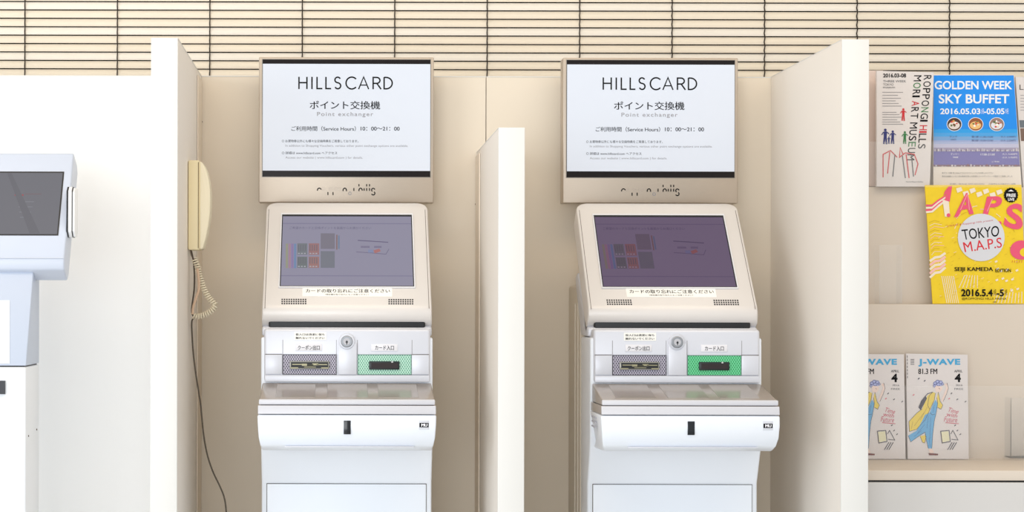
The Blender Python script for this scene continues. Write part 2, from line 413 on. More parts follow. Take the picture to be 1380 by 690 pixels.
    # sticker under the screen, speaker grilles
    st = MB().slab(pl, pl.rect(407.5, 388.6, 528.5, 399.8), .0002, .0007).build('notice_sticker', mat('sticker_white', (244, 242, 236), .5), r, smooth=0)
    Print(pl, st, .0009).text('カードの取り忘れにご注意ください', (412, 389.8, 525.5, 394.8), BLK, weight=.02).text('（領収書の取り忘れにもご注意ください）', (438, 396.2, 497, 398.2), BLK).done()
    for (gx, nm) in ((379.3, 0), (523.5, 1)):
        hm = MB()
        for a in range(11):
            for b in range(3):
                cx, cy = gx+1+a*3.15, 403.8+b*2.75
                hm.slab(pl, pl.rect(cx-1.0, cy-.9, cx+1.0, cy+.9), .0001, .0003)
        o = hm.build('speaker_grille', DARK, mon, smooth=0); o['kind'] = 'stuff'
    # --- slot unit
    Yf = 3.148
    q = lambda px, py, Y=Yf: ((px-PX)*Y/F, EYE-(py-PY)*Y/F)
    def bx(px0, py0, px1, py1, y0, y1, name, m, par, bevel=0.0, seg=2):
        (a, b), (c, d) = q(px0, py1, y0), q(px1, py0, y0)
        return MB().box(a, c, y0, y1, b, d).build(name, m, par, bevel, seg)
    unit = bx(355.8, 443, 580.3, 515, Yf, 3.21, 'slot_unit', SILV, r, .006, 3)
    bx(456, 462, 481, 505, Yf-.004, Yf+.002, 'centre_rib', SILV, unit, .0012)
    bx(357.2, 505.6, 579, 514.8, Yf-.004, Yf+.002, 'lower_rail', SILV, unit, .0015)
    for (a, b) in ((357.6, 380.5), (555, 578.4)):
        bx(a, 478.2, b, 504.6, Yf-.0035, Yf+.002, 'corner_block', SILV, unit, .0012)
        bx(a, 477.1, b, 477.9, Yf-.0002, Yf+.001, 'joint_line', GAPM, unit)
    for a in (380.8, 481.4, 555): bx(a, 458, a+.8, 477.5, Yf-.0002, Yf+.001, 'joint_line', mat('joint_grey', (150, 148, 152), .6), unit)
    for a in (453.2,): bx(a, 458, a+.6, 477.5, Yf-.0002, Yf+.001, 'joint_line', MATS['joint_grey'], unit)
    gm = mesh_mat('mesh_violet', (58, 54, 68), (178, 174, 190))
    gg = mesh_mat('mesh_green', (84, 140, 120), (182, 222, 202), emit=(70, 200, 150), estr=.06) if k > .9 else mesh_mat('mesh_green_bright', (10, 104, 60), (108, 204, 150), emit=(10, 190, 96), estr=.22)
    pc = bx(381.3, 478.2, 453.5, 504.4, Yf-.0012, Yf+.001, 'coupon_mesh_plate', gm, r)
    pg = bx(482.2, 478.2, 554.6, 504.4, Yf-.0012, Yf+.001, 'card_mesh_plate', gg, r)
    for (a, b, c_, d) in ((381, 477.6, 453.8, 478.4), (381, 504.2, 453.8, 505), (381, 477.6, 381.7, 505), (453.1, 477.6, 453.8, 505)):
        bx(a, b, c_, d, Yf-.0020, Yf, 'plate_rim', mat('rim_dark_grey', (70, 68, 76), .4), pc)
    for (a, b, c_, d) in ((482, 477.6, 554.8, 478.4), (482, 504.2, 554.8, 505), (482, 477.6, 482.7, 505), (554.1, 477.6, 554.8, 505)):
        bx(a, b, c_, d, Yf-.0020, Yf, 'plate_rim', mat('rim_green_grey', (92, 130, 116), .4), pg)
    # coupon outlet: bezel ring, dark mouth, metal guides
    bx(390.5, 486.8, 444, 497.4, Yf-.0045, Yf, 'coupon_slot', mat('slot_bezel', (150, 148, 140), .3, metal=.4), r, .001)
    o = bx(392.3, 488.2, 442.2, 496.2, Yf-.0052, Yf-.004, 'slot_mouth', DARK, pc)
    for (a, b, c_, d) in ((394, 490.6, 407, 491.8), (427, 490.8, 441, 492), (407, 490.2, 414, 493.2), (421, 489.8, 429, 492.4), (392, 495.2, 402, 496.6), (433, 495.2, 442.6, 496.6), (410, 494.4, 426, 495.2)):
        bx(a, b, c_, d, Yf-.0062, Yf-.005, 'paper_guide', mat('guide_metal', (160, 154, 124), .4, metal=.6), pc)
    bx(415, 491, 422.5, 494.4, Yf-.0066, Yf-.005, 'roller', mat('roller_olive', (52, 52, 34), .5), pc)
    bx(497.5, 486.8, 538.5, 498, Yf-.0045, Yf, 'card_slot', mat('card_slot_bezel', (20, 30, 30), .35), r, .0008)
    bx(500.5, 489, 536.5, 496, Yf-.0052, Yf-.004, 'slot_mouth', mat('slot_mouth_brown', (34, 22, 24), .6), pg)
    bx(527.5, 486.6, 530, 488.6, Yf-.0055, Yf-.004, 'slot_notch', mat('notch_light', (190, 190, 190), .4), pg)
    # label plates
    plq = Plane((0, Yf, EYE), (1, 0, 0), (0, 0, 1), False)
    for (bxp, txp, tx) in (((398.5, 463.6, 434, 473), (401.5, 465.4, 431, 471.6), 'クーポン出口'), ((500.5, 463.6, 536, 473), (505.5, 465.4, 531, 471.6), 'カード入口')):
        lp = bx(*bxp, Yf-.0012, Yf+.001, 'label_plate', mat('label_plate_grey', (226, 225, 230), .4), unit, .0004)
    for (txp, tx) in (((401.5, 465.4, 431, 471.6), 'クーポン出口'), ((505.5, 465.4, 531, 471.6), 'カード入口')):
        Print(plq, unit, .0016).text(tx, txp, BLK, weight=.01).done()
    bx(396.5, 447.5, 440, 458.4, Yf-.0008, Yf, 'notice_sticker', MATS['sticker_white'], unit)
    Print(plq, unit, .0012).text('投入口は清潔に保ち', (398.6, 449.3, 437.5, 452.3), BLK, weight=.02).text('触れないでください', (398.6, 454, 437.5, 457), BLK, weight=.02).done()
    # lock
    lx, lz = q(467.4, 460)
    lk = MB().tube([(lx, Yf+.002, lz), (lx, Yf-.0045, lz), (lx, Yf-.006, lz)], [.0152, .0152, .0140], 32).build('lock_collar', SILV, r)
    MB().tube([(lx, Yf-.005, lz), (lx, Yf-.0085, lz), (lx, Yf-.0095, lz)], [.0112, .0112, .0098], 28).build('lock_barrel', CHROME, lk)
    MB().tube([(lx, Yf-.009, lz), (lx, Yf-.0102, lz)], .0068, 24).build('lock_face', mat('lock_face', (186, 186, 192), .5), lk)
    MB().tube([(lx, Yf-.010, lz-.001), (lx, Yf-.0106, lz-.001)], .0021, 12).box(lx-.0007, lx+.0007, Yf-.0106, Yf-.0100, lz-.0058, lz+.002).build('keyhole', DARK, lk)
    # --- tray
    TW = .1612
    MB().prism([(3.15, 1.0468), (3.034, 1.0235), (3.0275, 1.0218), (3.0275, 1.0122), (3.148, 1.0122)], X-TW, X+TW).build('tray_lid', COVER, r, bevel=.0022)
    MB().prism([(3.0225, 1.0114), (3.0225, .9955), (3.182, .9945), (3.182, 1.0115)], X-TW-.0015, X+TW+.0015).build('tray_frame', COVER, r, bevel=.001)
    BAND = mat('tray_band_grey', (206, 206, 212), .3)
    MB().box(X-TW-.0005, X+TW+.0005, 3.0215, 3.0300, 1.0126, 1.0226).build('lid_front_edge', BAND, r, bevel=.0022)
    MB().prism([(3.0205, 1.0114), (3.0180, .9958), (3.0260, .9958), (3.0260, 1.0114)], X-TW-.002, X+TW+.002).build('tray_band', BAND, r, bevel=.0012)
    # sloping lid inlays
    sv = Vector((0, 3.15-3.034, 1.0468-1.0235)).normalized(); lp = Plane((X, 3.034, 1.0235), (1, 0, 0), sv, False)
    for (a, b) in ((-.1325, -.0590), (-.0370, .0390), (.0585, .1325)):
        MB().slab(lp, [(a, .006), (b, .006), (b, .108), (a, .108)], -.0004, .0008).build('lid_inlay', COVERIN, r, bevel=.0004, seg=1)
    tb = [(3.0192, .9945), (3.0170, .975), (3.0200, .952), (3.0290, .936), (3.0440, .9275), (3.070, .9255), (3.150, .9235), (3.182, .9150), (3.186, .9945)]
    # body of the tray, a little narrower at the bottom
    vv, ff = [], []
    for x_s in (-1, 1):
        for (y, z) in tb:
            wz = TW+.0028-max(0, .9600-z)*.16-(max(0, .945-z)**2)*9
            vv.append((X+x_s*wz, y, z))
    n = len(tb); ff = [tuple(range(n))[::-1], tuple(range(n, 2*n))]+[(i, (i+1) % n, n+(i+1) % n, n+i) for i in range(n)]
    tray = MB().add(vv, ff).build('tray_body', WHITE, r, bevel=.0035, smooth=50)
    plt = Plane((0, 3.0176, EYE), (1, 0, 0), (0, 0, 1), False)
    def tx(px0, py0, px1, py1, d0, d1, name, m, par, bevel=0):
        (a, b), (c, d) = plt.at(px0, py1), plt.at(px1, py0)
        return MB().box(a, c, 3.0176-d1, 3.0176+d0, EYE+b, EYE+d).build(name, m, par, bevel)
    tx(463.6, 566.8, 473, 585.2, .002, .0012, 'sensor_window', mat('sensor_black', (18, 20, 26), .15), r, .0005)
    tx(384, 601.8, 559, 603.0, .012, -.0025, 'grip_edge', SILV, tray, .0004)
    bd = tx(565, 566.5, 578.5, 578.4, .002, .0006, 'maker_badge', mat('badge_silver', (206, 208, 216), .35), r, .0003)
    pb = Print(plt, bd, .0008); pb.rect(565.6, 569.6, 578, 575.6, BLK, 'badge_field'); pb.layer(); pb.text('MU', (568, 570.6, 576.4, 574.6), mat('badge_ink_white', (235, 235, 240), .4), weight=.05).done()
    ven = MB()
    for i in range(3):
        z = .984-i*.009; ven.box(X-TW-.0031, X-TW-.002, 3.085, 3.135, z, z+.003)
    ven.build('side_vent', mat('vent_grey', (190, 192, 204), .5), tray)
    r.location = loc
    return r
k1 = kiosk((KX, KY, 0), 'white point exchange kiosk with bluish lit screen, right of the wall phone', 1.0)
k2 = kiosk((KX+.630, KY, 0), 'white point exchange kiosk with dim violet screen, right of the low divider', .71)

# ------------------------------------------------------------------ sign displays
def sign(dx, label, k):
    Yf = 3.415; cx = .0062
    r = thing('sign_display', label, 'sign', (cx, Yf, 1.2), 'sign displays above the kiosks'); r['_org'] = (cx, Yf, 1.2)
    pl = vplane(Yf, False)
    def bx(x0, y0, x1, y1, d0, d1, name, m, par, bevel=0):
        (a, b), (c, d) = pl.at(x0, y1), pl.at(x1, y0)
        return MB().box(a, c, Yf-d1, Yf-d0, EYE+b, EYE+d).build(name, m, par, bevel)
    fr = bx(348.3, 77, 584, 273, -.040, 0, 'display_housing', SIGNM, r, .0018)
    bx(400, 110, 530, 240, -.084, -.039, 'wall_bracket', DARK, r)
    bx(352.3, 79.6, 580.2, 239.2, -.001, .0006, 'screen_bezel', mat('bezel_rim', (150, 142, 132), .3, metal=.5), r)
    scr = bx(353.2, 80.4, 579.4, 238.4, -.001, .0012, 'display_glass', mat('display_black', (34, 30, 30), .15, spec=.12), r)
    sheet = mat('sign_sheet_lit', (176, 181, 190), .35, emit=(226, 233, 246), estr=.36)
    pr = Print(pl, r, .0016); pr.rect(353.6, 86.3, 579.2, 230.2, sheet, 'lit_sheet'); pr.done()
    pr = Print(pl, r, .0020); w_ = 1.9
    T, B = 103.8, 120.3; M_ = (T+B)/2
    def ln(p, ww=w_): pr.line(p, ww, BLK, 'heading_lettering')
    ln([(402.3, T), (402.3, B)]); ln([(413, T), (413, B)]); ln([(402.3, M_-.4), (413, M_-.4)])
    ln([(419.8, T), (419.8, B)]); ln([(426.6, T), (426.6, B-.7), (433.8, B-.7)]); ln([(438.6, T), (438.6, B-.7), (445.6, B-.7)])
    ln(arc(454.4, 107.9, 3.7, 3.7, -25, -180, 9)+arc(454.4, 107.9, 3.7, 3.7, -180, -270, 4)[1:]+arc(454.6, 115.8, 3.9, 4.0, -80, 155, 12))
    ln(arc(473.4, M_, 7.7, 8.0, -42, -318, 22))
    ln([(482.6, B), (489.4, T), (496.2, B)], 1.7); ln([(485.2, 114.8), (493.7, 114.8)], 1.5)
    ln([(502.2, B), (502.2, T+.6), (506.6, T+.6)]+arc(507.0, 108.4, 4.4, 4.0, -90, 90, 9)+[(502.2, 112.4)]); ln([(507.2, 112.4), (512.9, B)])
    ln([(517.0, T+.6)]+arc(519.6, M_, 8.3, 7.7, -90, 90, 14)+[(517.0, B-.6), (517.0, T+.2)])
    pr.text('ポイント交換機', (416.8, 136.2, 511.8, 147.4), BLK, 'lettering', weight=.012)
    pr.text('Point exchanger', (426.8, 151.2, 502.4, 158.2), GRY, 'grey_lettering', weight=.008, space=1.22)
    pr.text('ご利用時間（Service Hours）', (392.2, 170.2, 479, 176.8), BLK, 'lettering', weight=.006).text('10：00～21：00', (485.5, 170.8, 538, 176), BLK, 'lettering', weight=.012)
    pr.text('○ お買物券以外にも様々な交換特典をご用意しております。', (379.5, 188.4, 482.5, 192.2), BLK, 'lettering')
    pr.text('In addition to Shopping Vouchers, various other point exchange options are available.', (384.3, 195, 549.5, 198.8), GRY, 'grey_lettering')
    pr.text('○ 詳細は www.hillscard.com へアクセス', (379.5, 204.4, 454, 208.2), BLK, 'lettering')
    pr.text('Access our website ( www.hillscard.com ) for details.', (384.3, 211, 488.5, 214.8), GRY, 'grey_lettering')
    pr.done()
    # segmented mark on the lower metal band
    pm = Print(pl, fr, .0006)
    faint = mat('ink_faint_metal', (190, 178, 166), .35, metal=.3)
    def ml(p, ww=1.35): pm.line(p, ww, BLK, 'mark_lettering')
    ml(arc(430, 256.6, 2.6, 3.0, -190, -20, 8)); ml([(441.6, 258.8), (441.6, 262.9)]); ml([(448.5, 258.8), (448.5, 262.9)])
    ml(arc(464.3, 256.4, 2.3, 2.8, -205, 25, 9), 1.4); ml([(476.6, 253.4), (476.6, 257.4)]); ml([(483.4, 248.1), (483.4, 251.2)])
    ml(arc(485.6, 256.4, 2.2, 2.8, -205, 10, 9)); ml([(490.4, 253.6), (490.4, 257)]); ml([(493.8, 248.1), (493.8, 251.2)]); ml([(497.6, 248.1), (497.6, 251.2)])
    ml([(493.8, 253.4), (493.8, 257.2)]); ml([(497.6, 253.4), (497.6, 257.2)])
    ml(arc(502.6, 255.9, 2.2, 2.2, -10, -240, 9)); ml(arc(502.6, 260.4, 2.3, 2.3, -60, 160, 9))
    for c in (435.5, 445, 452.5, 456.5): pm.line(arc(c, 254.6, 2.0, 2.0, 0, 350, 10), .7, faint, 'faint_mark')
    pm.line(arc(471.3, 260.6, 1.9, 2.0, 0, 350, 10), .8, GRY, 'faint_mark')
    pm.done()
    r.location = (cx+dx, Yf, 1.2)
sign(0, 'silver framed lit display board with black heading, above the bluish screen kiosk', 1.0)
sign(.6305, 'silver framed lit display board with black heading, above the violet screen kiosk', .8)

# ------------------------------------------------------------------ wall phone
ph = thing('wall_phone', 'cream wall phone with coiled cord on the side of the left divider', 'phone', (-.3007, 3.23, 1.30))
def xz(pts, Y): return [((P(a, b, Y, False)).x, (P(a, b, Y, False)).z) for a, b in pts]
Yp = 3.2
MB().prism(xz([(253.2, 218), (255, 216.3), (268, 216.3), (268, 337), (253.6, 337), (253.2, 334)], Yp), Yp, Yp+.062, 'y').build('phone_base', CREAM, ph, bevel=.0022)
MB().prism(xz([(267.9, 217.2), (271, 218.6), (274.5, 223), (278, 231), (281, 243), (282.8, 258), (283, 272), (282.4, 288), (280.4, 304), (277.6, 319), (273.5, 334), (272.6, 336), (267.9, 336.2)], Yp+.004), Yp+.004, Yp+.056, 'y').build('handset', CREAM2, ph, bevel=.0035)
MB().box(P(267.4, 1, Yp).x, P(268.4, 1, Yp).x, Yp-.0002, Yp+.05, P(0, 335, Yp, False).z, P(0, 219, Yp, False).z).build('handset_seam', mat('seam_brown', (120, 100, 70), .7), ph)
def smoothpath(pts, n):
    pts = [Vector(p) for p in pts]; out = []
    for i in range(len(pts)-1):
        p0, p1, p2, p3 = pts[max(i-1, 0)], pts[i], pts[i+1], pts[min(i+2, len(pts)-1)]
        for k in range(n):
            t = k/n; out.append(.5*((2*p1)+(p2-p0)*t+(2*p0-5*p1+4*p2-p3)*t*t+(3*p1-p0-3*p2+p3)*t**3))
    out.append(pts[-1]); return out
def pp(pts, Y): return [P(a, b, Y+(c[0] if c else 0), False) for a, b, *c in pts]
coil_c = smoothpath(pp([(261, 349), (266, 360), (269, 373), (274, 388), (280, 400), (287, 408), (289.5, 412), (285, 419), (276, 424.5), (267, 427), (261, 426)], 3.215), 30)
# resample by length, then wind the coil round the path
ds = [0]
for a, b in zip(coil_c, coil_c[1:]): ds.append(ds[-1]+(b-a).length)
tot = ds[-1]; turns = int(tot/.0046); N_ = turns*10; hel = []; j = 0
for i in range(N_+1):
    d = tot*i/N_
    while j < len(ds)-2 and ds[j+1] < d: j += 1
    p = coil_c[j].lerp(coil_c[j+1], (d-ds[j])/max(1e-9, ds[j+1]-ds[j])); t = (coil_c[j+1]-coil_c[j]).normalized()
    a = t.cross(Vector((0, 1, 0))).normalized(); b = Vector((0, 1, 0)); an = 2*PI*turns*i/N_
    hel.append(p+(a*math.cos(an)+b*math.sin(an))*.0050)
MB().tube(hel, .00145, 6).build('coiled_cord', mat('coil_cord_cream', (228, 218, 194), .5), ph)
MB().tube(smoothpath(pp([(256.5, 336), (258, 344), (262, 352), (266, 358)], 3.215), 6), .0014, 6).build('cord_plug', mat('plug_brown', (92, 74, 60), .5), ph)
MB().tube(smoothpath(pp([(266, 362), (268, 380), (267.5, 392), (264, 403), (260.5, 414), (259.5, 424)], 3.20), 6), .0024, 8).build('cord_lead', mat('lead_pink_beige', (206, 176, 150), .5), ph)
MB().tube(smoothpath(pp([(257.5, 338), (260.5, 352), (262, 372), (261.5, 392), (258.8, 412), (258.6, 422), (261, 428), (258.6, 434), (258.8, 450), (261, 480), (265, 510), (270.5, 545), (274, 580), (279, 610), (287, 635), (297, 656), (303, 672), (305.5, 692), (306, 730), (305, 800)], 3.235), 6), .0016, 8).build('line_cord', mat('line_cord_grey', (84, 74, 62), .5), ph)

# ------------------------------------------------------------------ kiosk cut by the left frame edge
lk = thing('information_kiosk', 'white kiosk with grey screen, cut by the left frame edge', 'kiosk', (-.75, 3.12, 0))
XR = -.5866; XL = -.93
LKW = mat('left_kiosk_white', (232, 236, 242), .4)
HD = mat('kiosk_head_white', (198, 206, 222), .35)
MB().box(XL, XR, 3.05, 3.184, 0, 1.0795).build('lower_box', LKW, lk, bevel=.003)
MB().box(XL+.002, XR-.004, 3.056, 3.18, 1.0790, 1.0825).build('joint_gap', DARK, lk)
nk = MB().prism([(3.052, 1.082), (3.125, 1.266), (3.184, 1.266), (3.184, 1.082)], XL, XR).build('neck', mat('left_kiosk_neck_shaded', (188, 198, 216), .4), lk, bevel=.002)  # neck colour darkened throughout to stand for the shadow of the head
npl = Plane((0, 3.052, 1.082), (1, 0, 0), (0, 3.125-3.052, 1.266-1.082))
MB().slab(npl, npl.rect(-50, 405, 13, 490), .0002, .0012).build('poster_holder', mat('holder_white', (246, 249, 252), .25), lk, bevel=.0003)
MB().box(P(-40, 0, 3.05).x, P(8.5, 0, 3.05).x, 3.046, 3.0505, P(0, 531, 3.05).z, P(0, 513, 3.05).z).build('vent_plate', mat('vent_dark', (52, 54, 60), .5), lk)
for (a, b) in ((49.5, 582), (38.5, 586)):
    p = P(a, b, 3.1); Yq = XR*F/(a-PX)
    MB().tube([(XR-.001, Yq, p.z), (XR+.0012, Yq, p.z)], .0018, 8).build('screw', MATS['dark_screw'], lk)
hV = Vector((0, 3.2-3.135, 1.4537-1.3285)).normalized()
hp = Plane((0, 3.135, 1.3285), (1, 0, 0), hV)
xr = -.5262
_, vt = hp.at(90, 205.5); _, vb = hp.at(80, 347)
poly = lambda n_, v: (hp.p(0, v, n_).y, hp.p(0, v, n_).z)
hd = MB().prism([poly(0, vt-.002), poly(0, vb), poly(-.004, vb-.010), poly(-.012, vb-.020), poly(-.052, vb-.022), poly(-.060, vb-.01), poly(-.060, vt-.012), poly(-.045, vt), poly(-.004, vt)], -.975, xr).build('monitor_head', HD, lk, bevel=.0035)
# screen
def hslab(x0, y0, x1, y1, a, b, name, m, par, xleft=-.885):
    _, v0 = hp.at((x0+x1)/2, y1); _, v1 = hp.at((x0+x1)/2, y0)
    u1 = hp.at(x1, (y0+y1)/2)[0]
    return MB().slab(hp, [(xleft, v0), (u1, v0), (u1, v1), (xleft, v1)], a, b).build(name, m, par, smooth=0)
hslab(0, 231.5, 82.6, 317.5, .0003, .0010, 'screen_gasket', DARK, lk, -.887)
sc = hslab(0, 233.5, 80.8, 316, .0004, .0016, 'touch_screen', glow((118, 120, 130), 1, .8), lk)
pr = Print(hp, sc, .0018)
gl = glow((126, 110, 118), 1, .8)
pr.rect(20, 262.5, 32, 264.5, glow((170, 84, 92), 1, .8), 'screen_image').rect(34, 261.5, 56, 262.6, gl, 'screen_image')
for i in range(4): pr.rect(24+i, 272+i*7, 46-i*2, 273+i*7, glow((136, 138, 148), 1, .8), 'screen_image')
pr.poly([(10, 234), (16, 234), (54, 315), (40, 315)], glow((110, 112, 122), 1, .8), 'screen_image')
pr.done()
hslab(0, 347.2, 86, 348.2, .0001, .0005, 'lip_line', mat('lip_line', (196, 202, 214), .5), hd, -.968)
# card reader clamped on the head's right side
def yz(pts, Yc): return [(Yc+a, z) for a, z in pts]
zc = [P(0, y, 3.16).z for y in (252, 258, 300, 312, 320)]
prf = [(-.020, zc[0]-.004), (-.014, zc[0]), (.012, zc[0]), (.018, zc[1]), (.018, zc[3]), (.010, zc[4]), (-.016, zc[4]), (-.028, zc[3]), (-.026, zc[1])]
MB().prism(yz(prf, 3.165), xr-.001, xr+.0018).build('reader_gasket', DARK, lk, bevel=.0008)
rd = [(a*.96, z) for a, z in prf]
MB().prism(yz(rd, 3.165), xr+.0018, xr+.0090).build('card_reader', mat('reader_white', (240, 241, 243), .35), lk, bevel=.002)
MB().prism(yz([(a*.9, z) for a, z in prf], 3.165), xr+.0090, xr+.0098).build('reader_slit', DARK, lk)
MB().prism(yz([(a*.86, z*.97+.03*1.36) for a, z in prf], 3.165), xr+.0098, xr+.0146).build('reader_cover', MATS['reader_white'], lk, bevel=.0015)

# ------------------------------------------------------------------ leaflet rack
XW = P(1134.4, 300, 3).x+.0505
RX0, RX1 = XW, 2.2
rk = thing('leaflet_rack', 'cream tiered leaflet rack with clear pockets, right of the divider', 'rack', ((RX0+RX1)/2, 3.3, 0))
Y1, Y2, Y3, Yl = 3.475, 3.435, 3.395, 3.13
z1 = P(1250, 252, Y2).z; z2 = P(1250, 410, Y3).z; z3 = P(1250, 618, Y3).z
MB().box(RX0, RX1, Y1, BY-.001, z1-.02, TOPZ-.004).build('upper_board', RACK, rk)
MB().box(RX0, RX1, Y2, BY-.001, z2-.02, z1).build('middle_board', RACK, rk, bevel=.001)
MB().box(RX0, RX1, Y3, BY-.001, z3-.02, z2).build('lower_board', RACK, rk, bevel=.001)
zl = P(1250, 634, Yl).z; zl2 = P(1250, 647.5, Yl).z
MB().prism([(Yl, zl2), (Yl, zl), (Y3+.01, z3+.0), (Y3+.01, zl2)], RX0, RX1).build('ledge', RACK, rk, bevel=.0015)
MB().box(RX0+.01, RX1, Yl+.012, BY-.001, zl2-.004, zl2).build('ledge_gap', DARK, rk)
MB().box(RX0, RX1, Yl, BY-.001, 0, P(1250, 650.2, Yl).z).build('cupboard', mat('rack_cupboard', (206, 204, 202), .5), rk, bevel=.001)
AC = acrylic()
MB().box(RX0+.004, RX1, Y2-.038, Y2-.036, z1-.003, P(1250, 191, Y2-.037).z).build('clear_pocket', AC, rk)
MB().box(RX0+.004, RX1, Y3-.042, Y3-.040, z3-.006, P(1250, 520, Y3-.041).z).build('clear_pocket', AC, rk)
def holder(px0, py0, px1, py1, Yb, label):
    a = P(px0, py1, Yb-.03); b = P(px1, py0, Yb-.03); t = .0018
    r = thing('acrylic_holder', label, 'holder', ((a.x+b.x)/2, Yb-.018, a.z))
    MB().box(a.x, b.x, Yb-.034, Yb-.034+t, a.z, b.z).build('front_sheet', AC, r)
    for x in (a.x, b.x-t): MB().box(x, x+t, Yb-.032, Yb-.003, a.z, b.z).build('side_sheet', AC, r)
    MB().box(a.x, b.x, Yb-.034, Yb-.001, a.z-.0005, a.z+.001).build('base_sheet', AC, r)
holder(1184.5, 330, 1215, 409, Y2, 'empty clear acrylic holder on the middle ledge, left of the yellow leaflet')
holder(1361, 536, 1400, 617, Y3, 'empty clear acrylic holder on the lower ledge, cut by the right frame edge')

PAPER = mat('paper_white', (220, 213, 210), .55, noise=.01)
def sheet(name, label, cat, q, Y, m, th=.002, group=None, curl=0.0, part='sheet'):
    """leaflet standing at depth Y; q = photo corners TL,TR,BR,BL"""
    pl = vplane(Y); c = [pl.at(*p) for p in q]
    base = pl.p((c[2][0]+c[3][0])/2, (c[2][1]+c[3][1])/2)
    r = thing(name, label, cat, tuple(base), group)
    MB().slab(pl, [c[3], c[2], c[1], c[0]], -th, 0).build(part, m, r, smooth=0)
    return r, pl
# pale leaflet behind
sheet('leaflet', 'pale pink leaflets mostly hidden between divider and museum leaflet', 'leaflet', [(1160, 95), (1190, 95), (1190, 251), (1160, 251)], 3.455, mat('paper_pinkish', (226, 206, 196), .6), .006, 'leaflets in the rack')
# museum leaflet
r, pl = sheet('leaflet', 'white museum leaflet with heading running down its right edge', 'leaflet', [(1181.5, 95.3), (1258.5, 97.5), (1253, 251.3), (1181.5, 251.3)], 3.42, PAPER, .008, 'leaflets in the rack')
p = Print(pl, r)
RED, GRN, NVY, DGR, PNK = ink((200, 36, 44)), ink((52, 120, 66)), ink((44, 48, 112)), ink((88, 88, 92)), ink((226, 82, 108))
def vword(word, x0, x1, y0, y1, cols):
    """capital letters turned a quarter, stacked down the sheet between y0 and y1"""
    wd = {'I': .38, ' ': .45, 'M': 1.2, 'O': 1.12, 'G': 1.1, 'L': .85, 'S': .92}
    tot = sum(wd.get(c, 1) for c in word); y = y0
    for c, col in zip(word, cols):
        h = (y1-y0)*wd.get(c, 1)/tot
        ya, yb = y+h*.1, y+h*.9; la, lb = -(ya-y0)*.085, -(yb-y0)*.085
        if c != ' ': p.text(c, None, col, weight=.004, q=[(x1+la, ya), (x1+lb, yb), (x0+lb, yb), (x0+la, ya)])
        y += h
w1, w2 = 'ROPPONGI HILLS', 'MORI ART MUSEUM'
c1 = [BLK]*len(w1); c1[5] = GRN; c1[9] = RED; c1[10] = RED
c2 = [BLK]*len(w2); c2[1] = GRN; c2[5] = RED; c2[6] = BLK; c2[12] = GRN
vword(w1, 1245.3, 1255.3, 100.5, 201, c1)
vword(w2, 1232, 1242, 100.5, 217, c2)
# second word follows the sheet's lean
p.text('2016.03-08', (1190, 99, 1221, 104.5), BLK, weight=.03)
p.text('THREE WEEK', (1190, 108, 1221, 111), DGR).text('TOKYO', (1190, 112.5, 1204, 115.5), DGR).text('museum', (1190, 117, 1206, 119), DGR)
for i, y in enumerate((124, 128, 132, 135.5, 139, 142.5, 151, 154, 157.5, 161, 164, 167)):
    p.rect(1189, y, 1217-(i*7 % 11), y+.8, ink((150, 146, 146)), 'text_block')
# small figures
def fig(x, y, h, col):
    nm = 'figure_print#%d' % x
    p.disc(x, y+h*.08, h*.09, h*.09, col, nm, n=10); p.poly([(x-h*.11, y+h*.18), (x+h*.11, y+h*.17), (x+h*.09, y+h*.55), (x+h*.12, y+h), (x+h*.02, y+h), (x, y+h*.62), (x-h*.05, y+h), (x-h*.15, y+h*.97), (x-h*.1, y+h*.5)], col, nm)
    p.line([(x-h*.12, y+h*.22), (x-h*.24, y+h*.4)], h*.06, col, nm); p.line([(x+h*.1, y+h*.22), (x+h*.24, y+h*.33)], h*.06, col, nm)
fig(1217.3, 146, 17, RED); fig(1193, 173.5, 21, NVY); fig(1203, 176, 18, NVY); fig(1197.8, 184, 10, NVY); fig(1219.3, 177, 17, GRN)
# plain red and grey line drawing (generic branching strokes)
for pts, col in (([(1190, 239), (1190, 208), (1200, 203), (1209, 212)], RED), ([(1196, 234), (1199, 205)], RED), ([(1212, 213), (1213, 199), (1217, 208)], RED),
                 ([(1212, 212), (1220, 206), (1232, 208), (1237, 221), (1233, 236)], RED), ([(1216, 210), (1220, 240)], DGR), ([(1221, 208), (1225, 240)], RED), ([(1228, 208), (1231, 238)], DGR), ([(1206, 208), (1203, 238)], DGR)):
    p.line(pts, 1.3, col)
p.text('Mori Art Museum 10th floor', (1221, 244, 1244, 246), DGR)
p.done()
# blue buffet leaflet
r, pl = sheet('leaflet', 'blue buffet leaflet with white heading and three round food pictures', 'leaflet', [(1257.5, 100.5), (1366.5, 101.5), (1377, 252.5), (1258, 252.5)], 3.45, mat('paper_cream', (236, 226, 214), .5), .005, 'leaflets in the rack')
p = Print(pl, r)
BLU, WHT = ink((8, 140, 238)), mat('ink_white', (240, 240, 242), .5)
LAV = [ink((40, 158, 232)), ink((78, 164, 228)), ink((124, 168, 216)), ink((158, 172, 212)), ink((184, 184, 212))]
ex = lambda y: 1366.5+(y-101.5)*10.5/151
def band(y0, y1, m): p.poly([(1258, y1), (ex(y1)-.5, y1), (ex(y0)-.5, y0), (1258, y0)], m, 'colour_field')
band(101.6, 174, BLU)
for i, m in enumerate(LAV): band(174+i*5, 179+i*5+.05, m)
band(199, 204, ink((150, 140, 170))); band(204, 222, ink((104, 98, 168))); band(222, 224.5, ink((120, 90, 110)))
p.layer()
p.text('GOLDEN WEEK', (1259.5, 109, 1364, 120.5), WHT, weight=.022).text('SKY BUFFET', (1265, 127, 1360, 139.5), WHT, weight=.022)
